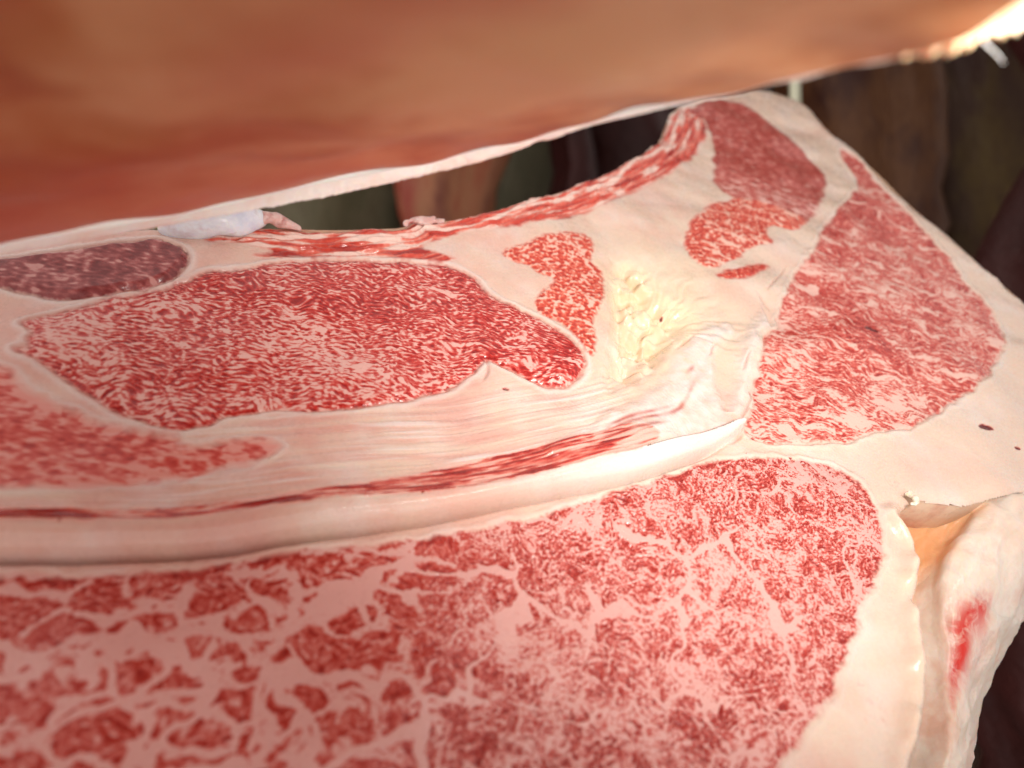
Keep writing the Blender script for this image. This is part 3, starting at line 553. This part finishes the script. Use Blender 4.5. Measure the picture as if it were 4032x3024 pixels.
low_q = tag(empty('beef_quarter', CUTM), 'lower beef quarter with its finely marbled cut face turned up to the camera', 'beef quarter')
NAMES = dict(front='coarse_muscle', ribeye='ribeye_muscle', dark='dark_muscle', lower='soft_muscle', rib='rib_muscle', wedge='inner_muscle',
             upper='upper_muscle', chip='chip_muscle', sliver='sliver_muscle', flank='flank_muscle')
PLAB = dict(front='large pale pink muscle with coarse red flecks and thick fat seams', ribeye='oval ribeye with long fine red flecks',
            dark='dark purple lean muscle', lower='blurred pink muscle', rib='red and white streaked rib meat on the far rim',
            wedge='small orange red muscle set in cream fat', upper='greyish pink muscle with shade put into its colour', chip='red muscle broken up by fat',
            sliver='thin red sliver of muscle', flank='broad marbled muscle with slanting grain')
o = field_part('fat_layer', fl_ok & (fl_lab == 0), MAT['fat'], low_q); o['label'] = 'cream fat and white ligament between the muscles'
for i, k in enumerate(keys, 1):
    mk = fl_ok & (fl_lab == i)
    o = field_part(NAMES[k], mk, MAT[{'chip': 'wedge', 'sliver': 'wedge'}.get(k, k)], low_q); o['label'] = PLAB[k]

def plain_meat(name, c1, c2, c3, scale, rough=.4, sss=.2, bump=.5, dist=.0008, pos=(.35, .5, .66), stretch=(1, 1, 1)):
    m, nt, N, L, b = new_mat(name)
    tc = N.new('ShaderNodeTexCoord').outputs['Object']
    mp = N.new('ShaderNodeMapping'); mp.inputs['Scale'].default_value = stretch; L.new(tc, mp.inputs[0]); v = mp.outputs[0]
    n1 = noise_n(nt, v, scale, 4, .55, .4); n2 = noise_n(nt, v, scale * 7, 3, .6)
    f = math_n(nt, 'ADD', math_n(nt, 'MULTIPLY', n1, .8), math_n(nt, 'MULTIPLY', n2, .2))
    L.new(ramp_n(nt, f, [(pos[0], c1), (pos[1], c2), (pos[2], c3)]), b.inputs['Base Color'])
    wet(b, rough, sss, .004)
    bp = N.new('ShaderNodeBump'); bp.inputs['Strength'].default_value = bump; bp.inputs['Distance'].default_value = dist
    L.new(n2, bp.inputs['Height']); L.new(bp.outputs[0], b.inputs['Normal'])
    return m
M_WALL = plain_meat('outer_fat_skin', lin(230, 206, 188), lin(236, 220, 206), lin(224, 186, 166), 45, .34, .4, .5)
_nt = M_WALL.node_tree; _b = _nt.nodes['Principled BSDF']; _c = _b.inputs['Base Color'].links[0].from_socket
_c = mixc(_nt, attr_n(_nt, 'glow').outputs['Fac'], _c, lin(234, 176, 128))  # orange glow of scattered and bounced light put into the fat colour
_tcw = _nt.nodes.new('ShaderNodeTexCoord').outputs['Object']
_st = math_n(_nt, 'MULTIPLY', attr_n(_nt, 'streak').outputs['Fac'], math_n(_nt, 'MULTIPLY_ADD', noise_n(_nt, _tcw, 160, 4, .6, .8), 3.2, -.75, clamp=True))
_c = mixc(_nt, _st, _c, lin(206, 44, 34)); _nt.links.new(_c, _b.inputs['Base Color'])
M_SIDE = plain_meat('side_fat', lin(214, 184, 160), lin(224, 196, 172), lin(190, 120, 100), 30, .45, .15, .6)

# skirt: the thickness of the quarter below its cut face
sk = smooth_line(FACE, 1, True); cen = sk.mean(0); dirs = sk - np.roll(sk, 1, 0); dirs = (dirs + np.roll(dirs, -1, 0)); dirs /= np.linalg.norm(dirs, axis=1, keepdims=True)
outn = np.stack([-dirs[:, 1], dirs[:, 0]], 1)
vs = []; prof = [(-.5, -1.6), (-.2, -3), (.3, -6), (0, -14), (-6, -30), (-14, -55), (-25, -90)]
for off, w_ in prof:
    for p, n_ in zip(sk, outn): vs.append((*(p + n_ * off), w_))
vs = np.array(vs) * .001
o = add_mesh('outer_side', vs, grid_faces(len(prof), len(sk), True), M_SIDE, low_q); o['label'] = 'outer fat flank of the quarter below the cut rim'

# pocket torn open beside the flap, and the pale outer wall
wp = spline_patch(WALL, 8, 8); nr, nc = wp.shape[:2]; flat = wp.reshape(-1, 3)
flat = flat + np.stack([soft(201, flat[:, 0], flat[:, 1], 9) * .35, soft(202, flat[:, 0], flat[:, 1], 9) * .35, soft(203, flat[:, 0], flat[:, 1], 12) * .5 + wave(204, flat[:, 0] + flat[:, 1], flat[:, 1] - flat[:, 0], 30, 7) * .45 + wave(205, flat[:, 0] + flat[:, 1], flat[:, 1] - flat[:, 0], 9, 2.5) * .12], 1)
W2 = flat.reshape(nr, nc, 3)
ri, ci = np.meshgrid(np.arange(nr), np.arange(nc), indexing='ij')
glow = sstep(37, 19, ci + 2 * soft(205, W2[..., 0], W2[..., 1], 14)) ** 1.3 * sstep(48, 34, ri)
ar = np.clip((60 - ri) / 20, 0, 1); off = (ci + .6 * soft(206, W2[..., 0], W2[..., 1], 12) - (33.5 + 9 * ar)) / (.5 + 6.0 * np.sin(np.pi * np.clip(ar, .02, .98)) ** .8 * (1 - .65 * ar))
streak = np.exp(-off ** 2) * sstep(62, 57, ri) * sstep(38, 43, ri)
def wall_part(name, r0, r1, c0, c1, label):
    sub = W2[r0:r1, c0:c1]; o = add_mesh(name, sub.reshape(-1, 3) * .001, grid_faces(sub.shape[0], sub.shape[1]), M_WALL, low_q); o['label'] = label
    for nm, arr in (('glow', glow), ('streak', streak)):
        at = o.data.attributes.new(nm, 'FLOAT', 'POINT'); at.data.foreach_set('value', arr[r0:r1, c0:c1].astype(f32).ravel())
cut, cr_ = 26, 42
wall_part('pocket_inside', 0, cr_ + 1, 0, cut + 1, 'orange lining painted inside the torn fat pocket')
wall_part('pocket_wall', 0, cr_ + 1, cut, nc, 'bright white outer fat wall beside the torn pocket')
wall_part('lower_wall', cr_, nr, 0, nc, 'dim outer fat wall with a bright red streak of lean')

# small pieces on the rim
def tube(pts, rad, n=10, sub=3):
    P = smooth_line(np.array(pts, float), sub); vs = []; k = len(P)
    for i, p in enumerate(P):
        t = P[min(i + 1, k - 1)] - P[max(i - 1, 0)]; t /= np.linalg.norm(t) + 1e-9
        a = np.cross(t, (0, 0, 1.)); a /= np.linalg.norm(a) + 1e-9; b_ = np.cross(t, a); s = i / (k - 1)
        rr = rad(s)
        for j in range(n):
            g = 2 * math.pi * j / n; vs.append(p + (a * math.cos(g) + b_ * math.sin(g)) * rr)
    f = grid_faces(k, n, True); f.append(tuple(range(n))[::-1]); f.append(tuple(range((k - 1) * n, k * n))); return np.array(vs), f
def lumpy(v, amp, l, seed):
    return v + np.stack([soft(seed, v[:, 0], v[:, 2] + v[:, 1], l), soft(seed + 1, v[:, 1], v[:, 2], l), soft(seed + 2, v[:, 0], v[:, 1], l)], 1) * amp
M_CART = plain_meat('cartilage', lin(214, 220, 236), lin(232, 236, 244), lin(200, 180, 186), 70, .22, .3, .3)
M_TISS = plain_meat('connective_tissue', lin(216, 170, 164), lin(228, 196, 190), lin(170, 84, 80), 120, .35, .2, .6)
M_TIP = plain_meat('torn_fat', lin(244, 232, 210), lin(246, 236, 216), lin(236, 206, 184), 120, .4, .3, .5)
v, f = tube(CARTILAGE, lambda s: .15 + 4.6 * (math.sin(math.pi * s) + 1e-9) ** .6, 20, 4)
o = add_mesh('cartilage', lumpy(v, .5, 14, 211) * .001, f, M_CART, low_q); o['label'] = 'bluish white cartilage tip at the spine'
v, f = tube(TISSUE, lambda s: .1 + 2.2 * (math.sin(math.pi * s) + 1e-9) ** .7, 16, 4)
add_mesh('tissue_fold', lumpy(v, .5, 7, 214) * .001, f, M_TISS, low_q)
v, f = tube(NUB, lambda s: .1 + 1.5 * (math.sin(math.pi * s) + 1e-9) ** .7, 14, 4)
add_mesh('meat_nub', lumpy(v, .6, 5, 217) * .001, f, M_TISS, low_q)
v, f = tube(TIP, lambda s: .25 + 1.0 * (1 - s), 8)
add_mesh('torn_tip', lumpy(v, .25, 2, 220) * .001, f, M_TIP, low_q)

# ================================================================== upper quarter, lifted above the camera
UPM = Matrix.Translation(EYE)
up_q = tag(empty('upper_beef_quarter', UPM), 'blurred brown red underside of the upper quarter hanging over the cut', 'beef quarter')
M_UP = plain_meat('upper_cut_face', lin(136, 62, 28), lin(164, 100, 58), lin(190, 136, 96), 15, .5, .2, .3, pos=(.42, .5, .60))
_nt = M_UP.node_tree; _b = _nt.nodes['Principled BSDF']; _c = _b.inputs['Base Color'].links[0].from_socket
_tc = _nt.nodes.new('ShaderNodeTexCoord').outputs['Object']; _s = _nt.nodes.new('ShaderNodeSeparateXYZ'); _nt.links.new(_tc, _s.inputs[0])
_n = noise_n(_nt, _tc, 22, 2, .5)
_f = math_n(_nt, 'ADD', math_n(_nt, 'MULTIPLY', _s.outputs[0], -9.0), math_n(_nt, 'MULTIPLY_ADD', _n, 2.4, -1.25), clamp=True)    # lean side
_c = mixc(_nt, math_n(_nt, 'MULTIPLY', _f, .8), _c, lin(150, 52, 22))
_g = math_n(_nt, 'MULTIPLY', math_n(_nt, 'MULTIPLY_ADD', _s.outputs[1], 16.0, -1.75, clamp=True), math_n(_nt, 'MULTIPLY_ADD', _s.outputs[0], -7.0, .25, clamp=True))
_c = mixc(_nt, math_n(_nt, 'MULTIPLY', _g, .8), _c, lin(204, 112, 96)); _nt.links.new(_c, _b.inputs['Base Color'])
M_RIM = plain_meat('upper_rim_fat', lin(252, 244, 236), lin(252, 244, 238), lin(248, 226, 214), 60, .4, .3, .5)
far = smooth_line(CEIL[0], 3); n = len(far); rows = []
K = 40
for i in range(K + 1):
    s = i / K
    near = np.stack([np.clip(far[:, 0] * 1.0, -190, 120), np.full(n, 4.), np.full(n, 27.)], 1)
    near[:, 0] = np.where(far[:, 1] < 95, np.minimum(near[:, 0], 62), near[:, 0])
    row = near * (1 - s) + far * s; row[:, 2] += -2.0 * math.sin(math.pi * s)
    rows.append(row)
cv_ = np.array(rows); fl_ = cv_.reshape(-1, 3); fl_[:, 2] += soft(231, fl_[:, 0], fl_[:, 1], 30) * .8
o = add_mesh('cut_face', fl_ * .001, grid_faces(K + 1, n), M_UP, up_q); o['label'] = 'out of focus brown red cut face overhead'
rb_ = smooth_line(RIM[0], 3); top = far[:]
tt = np.linspace(0, 1, 260)
def resample(P, xs):
    return np.stack([xs] + [np.interp(xs, P[:, 0], P[:, k]) for k in (1, 2)], 1)
mono = far[:int(np.argmax(far[:, 0] > rb_[:, 0].max() - .5)) or len(far)]
def by_arc(P, m):
    a = np.r_[0, np.cumsum(np.linalg.norm(np.diff(P, axis=0), axis=1))]; return np.stack([np.interp(np.linspace(0, a[-1], m), a, P[:, k]) for k in range(3)], 1)
i_end = int(np.argmin(np.linalg.norm(far - rb_[-1], axis=1)))
m_ = 900; top = by_arc(far[:i_end + 1], m_)
# rim points are matched to the face edge across, not along it
pix = rb_[:, 0] / rb_[:, 1]; tp = top[:, 0] / top[:, 1]
bot = np.stack([np.interp(tp, pix, rb_[:, k]) for k in range(3)], 1); bot = top + (bot - top) * .82
jag = (soft(241, tp * 400, tp * 0, 14) * .10 + wave(242, tp * 400, tp * 0, 7) * .07 + wave(244, tp * 400, tp * 0, 3) * .06); bot[:, 2] += jag * np.clip((top[:, 2] - bot[:, 2]) / 3, .15, 1)
R = []
for i in range(9):
    s = i / 8; rw = top * (1 - s) + bot * s; rw[:, 2] -= .5 * math.sin(math.pi * s); rw[:, 2] += wave(243, tp * 400, tp * 0 + s * 5, 40, 3) * .12 * math.sin(math.pi * s); R.append(rw)
R.append(bot + np.array((0, 1.5, .6))); R.append(bot + np.array((0, 4., 5.))); R.append(bot + np.array((0, 8., 30.))); R.append(bot + np.array((0, 10., 90.)))
R = np.array(R); o = add_mesh('fat_rim', R.reshape(-1, 3) * .001, grid_faces(len(R), m_), M_RIM, up_q); o['label'] = 'bright white strip of fat along the rim of the upper quarter'
uf = spline_patch(UPFAT, 10, 14); fl_ = uf.reshape(-1, 3); nr, nc = uf.shape[:2]
low_edge = np.repeat(np.exp(-((np.arange(nr) - 40) / 5.0) ** 2), nc)
fl_[:, 2] += soft(251, fl_[:, 0] * 6, fl_[:, 1], 8) * .5 * low_edge + soft(252, fl_[:, 0], fl_[:, 1] + fl_[:, 2], 12) * .3
M_UPF = plain_meat('upper_outer_fat', lin(236, 190, 150), lin(240, 204, 166), lin(244, 226, 206), 40, .4, .4, .4)
o = add_mesh('outer_fat', fl_ * .001, grid_faces(nr, nc), M_UPF, up_q); o['label'] = 'ragged outer fat of the upper quarter at top right'
v, f = tube(STRAND, lambda s: .15 * (1 - .7 * s), 8)
add_mesh('torn_strand', v * .001, f, M_RIM, up_q)

# ================================================================== background carcasses
def carcass(name, label, x, y, width, depth, lean_, mat, zc=1.35, hgt_=2.2, seed=1, twist=0.):
    n, k = 40, 60; vs = []
    for i in range(k):
        s = i / (k - 1); z = (s - .5) * hgt_
        taper = .55 + .45 * math.sin(math.pi * (.12 + .76 * s)) ** .7
        for j in range(n):
            a = 2 * math.pi * j / n; ca, sa = math.cos(a), math.sin(a)
            rr = 1 + .10 * math.sin(3 * a + seed + twist * s * 4) + .07 * math.sin(5 * a + 2.1 * seed - 3 * s) + .03 * math.sin(s * 70 + seed) * (sa < 0)
            vs.append((width * .5 * taper * rr * ca + lean_ * z, depth * .5 * taper * rr * sa, z))
    vs = np.array(vs); zz = vs[:, 2] * 1000; aa = np.tile(np.arange(n) / n * 300, k); g_ = 1 + .06 * soft(300 + seed, aa, zz, 220) + .04 * soft(320 + seed, aa, zz, 60)
    vs[:, 0] *= g_; vs[:, 1] *= g_; vs[:, 0] += .02 * soft(340 + seed, zz * 0, zz, 200)
    f = grid_faces(k, n, True); f.append(tuple(range(n))[::-1]); f.append(tuple(range((k - 1) * n, k * n)))
    e = tag(empty(name, Matrix.Translation((x, y, zc))), label, 'beef carcass', 'beef carcasses hanging in the dark behind the cut')
    body = add_mesh('flank', vs, f, mat, e)
    return e
M_B1 = plain_meat('dull_grey_fat', lin(84, 84, 62), lin(104, 98, 76), lin(66, 50, 36), 9, .6, 0, .6, .004, stretch=(1, 1, .5))
M_B2 = plain_meat('red_brown_side', lin(136, 46, 34), lin(150, 98, 68), lin(92, 32, 26), 14, .5, 0, .6, .004, stretch=(1, 1, .35))
M_B3 = plain_meat('brown_side', lin(70, 36, 16), lin(92, 56, 28), lin(54, 22, 12), 12, .55, 0, .8, .004, stretch=(1, 1, .5))
M_B4 = plain_meat('olive_side', lin(92, 72, 34), lin(70, 46, 30), lin(56, 26, 24), 10, .55, 0, .8, .004, stretch=(1, 1, .5))
M_B5 = plain_meat('maroon_side', lin(66, 24, 22), lin(56, 20, 18), lin(44, 14, 14), 10, .55, 0, .8, .004)
carcass('hanging_carcass', 'dull grey green carcass seen through the gap, left of the red brown one', -.365, 1.05, .40, .30, .0, M_B1, seed=1)
carcass('hanging_carcass', 'red brown ribbed carcass in the middle of the dark gap', -.098, .92, .11, .16, .02, M_B2, seed=2)
carcass('hanging_carcass', 'grey olive carcass in the gap just right of the red brown one', .0, 1.15, .15, .2, -.03, M_B1, seed=3)
carcass('hanging_carcass', 'dark red narrow carcass near the right end of the gap', .085, .98, .06, .08, .02, M_B5, seed=6)
carcass('hanging_carcass', 'dark brown carcass behind the right end of the gap', .20, 1.2, .2, .2, .0, M_B5, seed=8)
carcass('hanging_carcass', 'brown carcass side hanging behind the shaded upper muscle', .398, .86, .145, .2, .01, M_B3, seed=4)
carcass('hanging_carcass', 'dark olive carcass hanging at the upper right edge', .575, .88, .24, .2, .0, M_B4, seed=5)
carcass('hanging_carcass', 'maroon carcass cut off by the right edge of the picture', .475, .6, .15, .14, 0, M_B5, seed=7)

# steel hanging rod and dark end of the cold store
m, nt, N_, L_, b = new_mat('pale_steel'); b.inputs['Base Color'].default_value = lin(214, 216, 190); b.inputs['Metallic'].default_value = .4; b.inputs['Roughness'].default_value = .35
v, f = tube([(0, 0, -260), (0, 0, 0), (0, 1, 200), (0, 4, 420)], lambda s: 5.5 + .4 * math.sin(9 * s), 14, 2)
o = add_mesh('hanging_rod', v * .001, f, m); o.location = (.268, .70, EYE.z + .25); tag(o, 'pale steel rod hanging behind the shaded upper muscle', 'rod')
m, nt, N_, L_, b = new_mat('dark_panel'); b.inputs['Base Color'].default_value = lin(26, 16, 14); b.inputs['Roughness'].default_value = .8
o = add_mesh('wall', [(-3, 2.6, 0), (3, 2.6, 0), (3, 2.6, 3.2), (-3, 2.6, 3.2)], [(0, 1, 2, 3)], m, None, False); o['kind'] = 'structure'
o = add_mesh('floor', [(-3, .6, 0), (3, .6, 0), (3, 2.6, 0), (-3, 2.6, 0)], [(0, 1, 2, 3)], m, None, False); o['kind'] = 'structure'
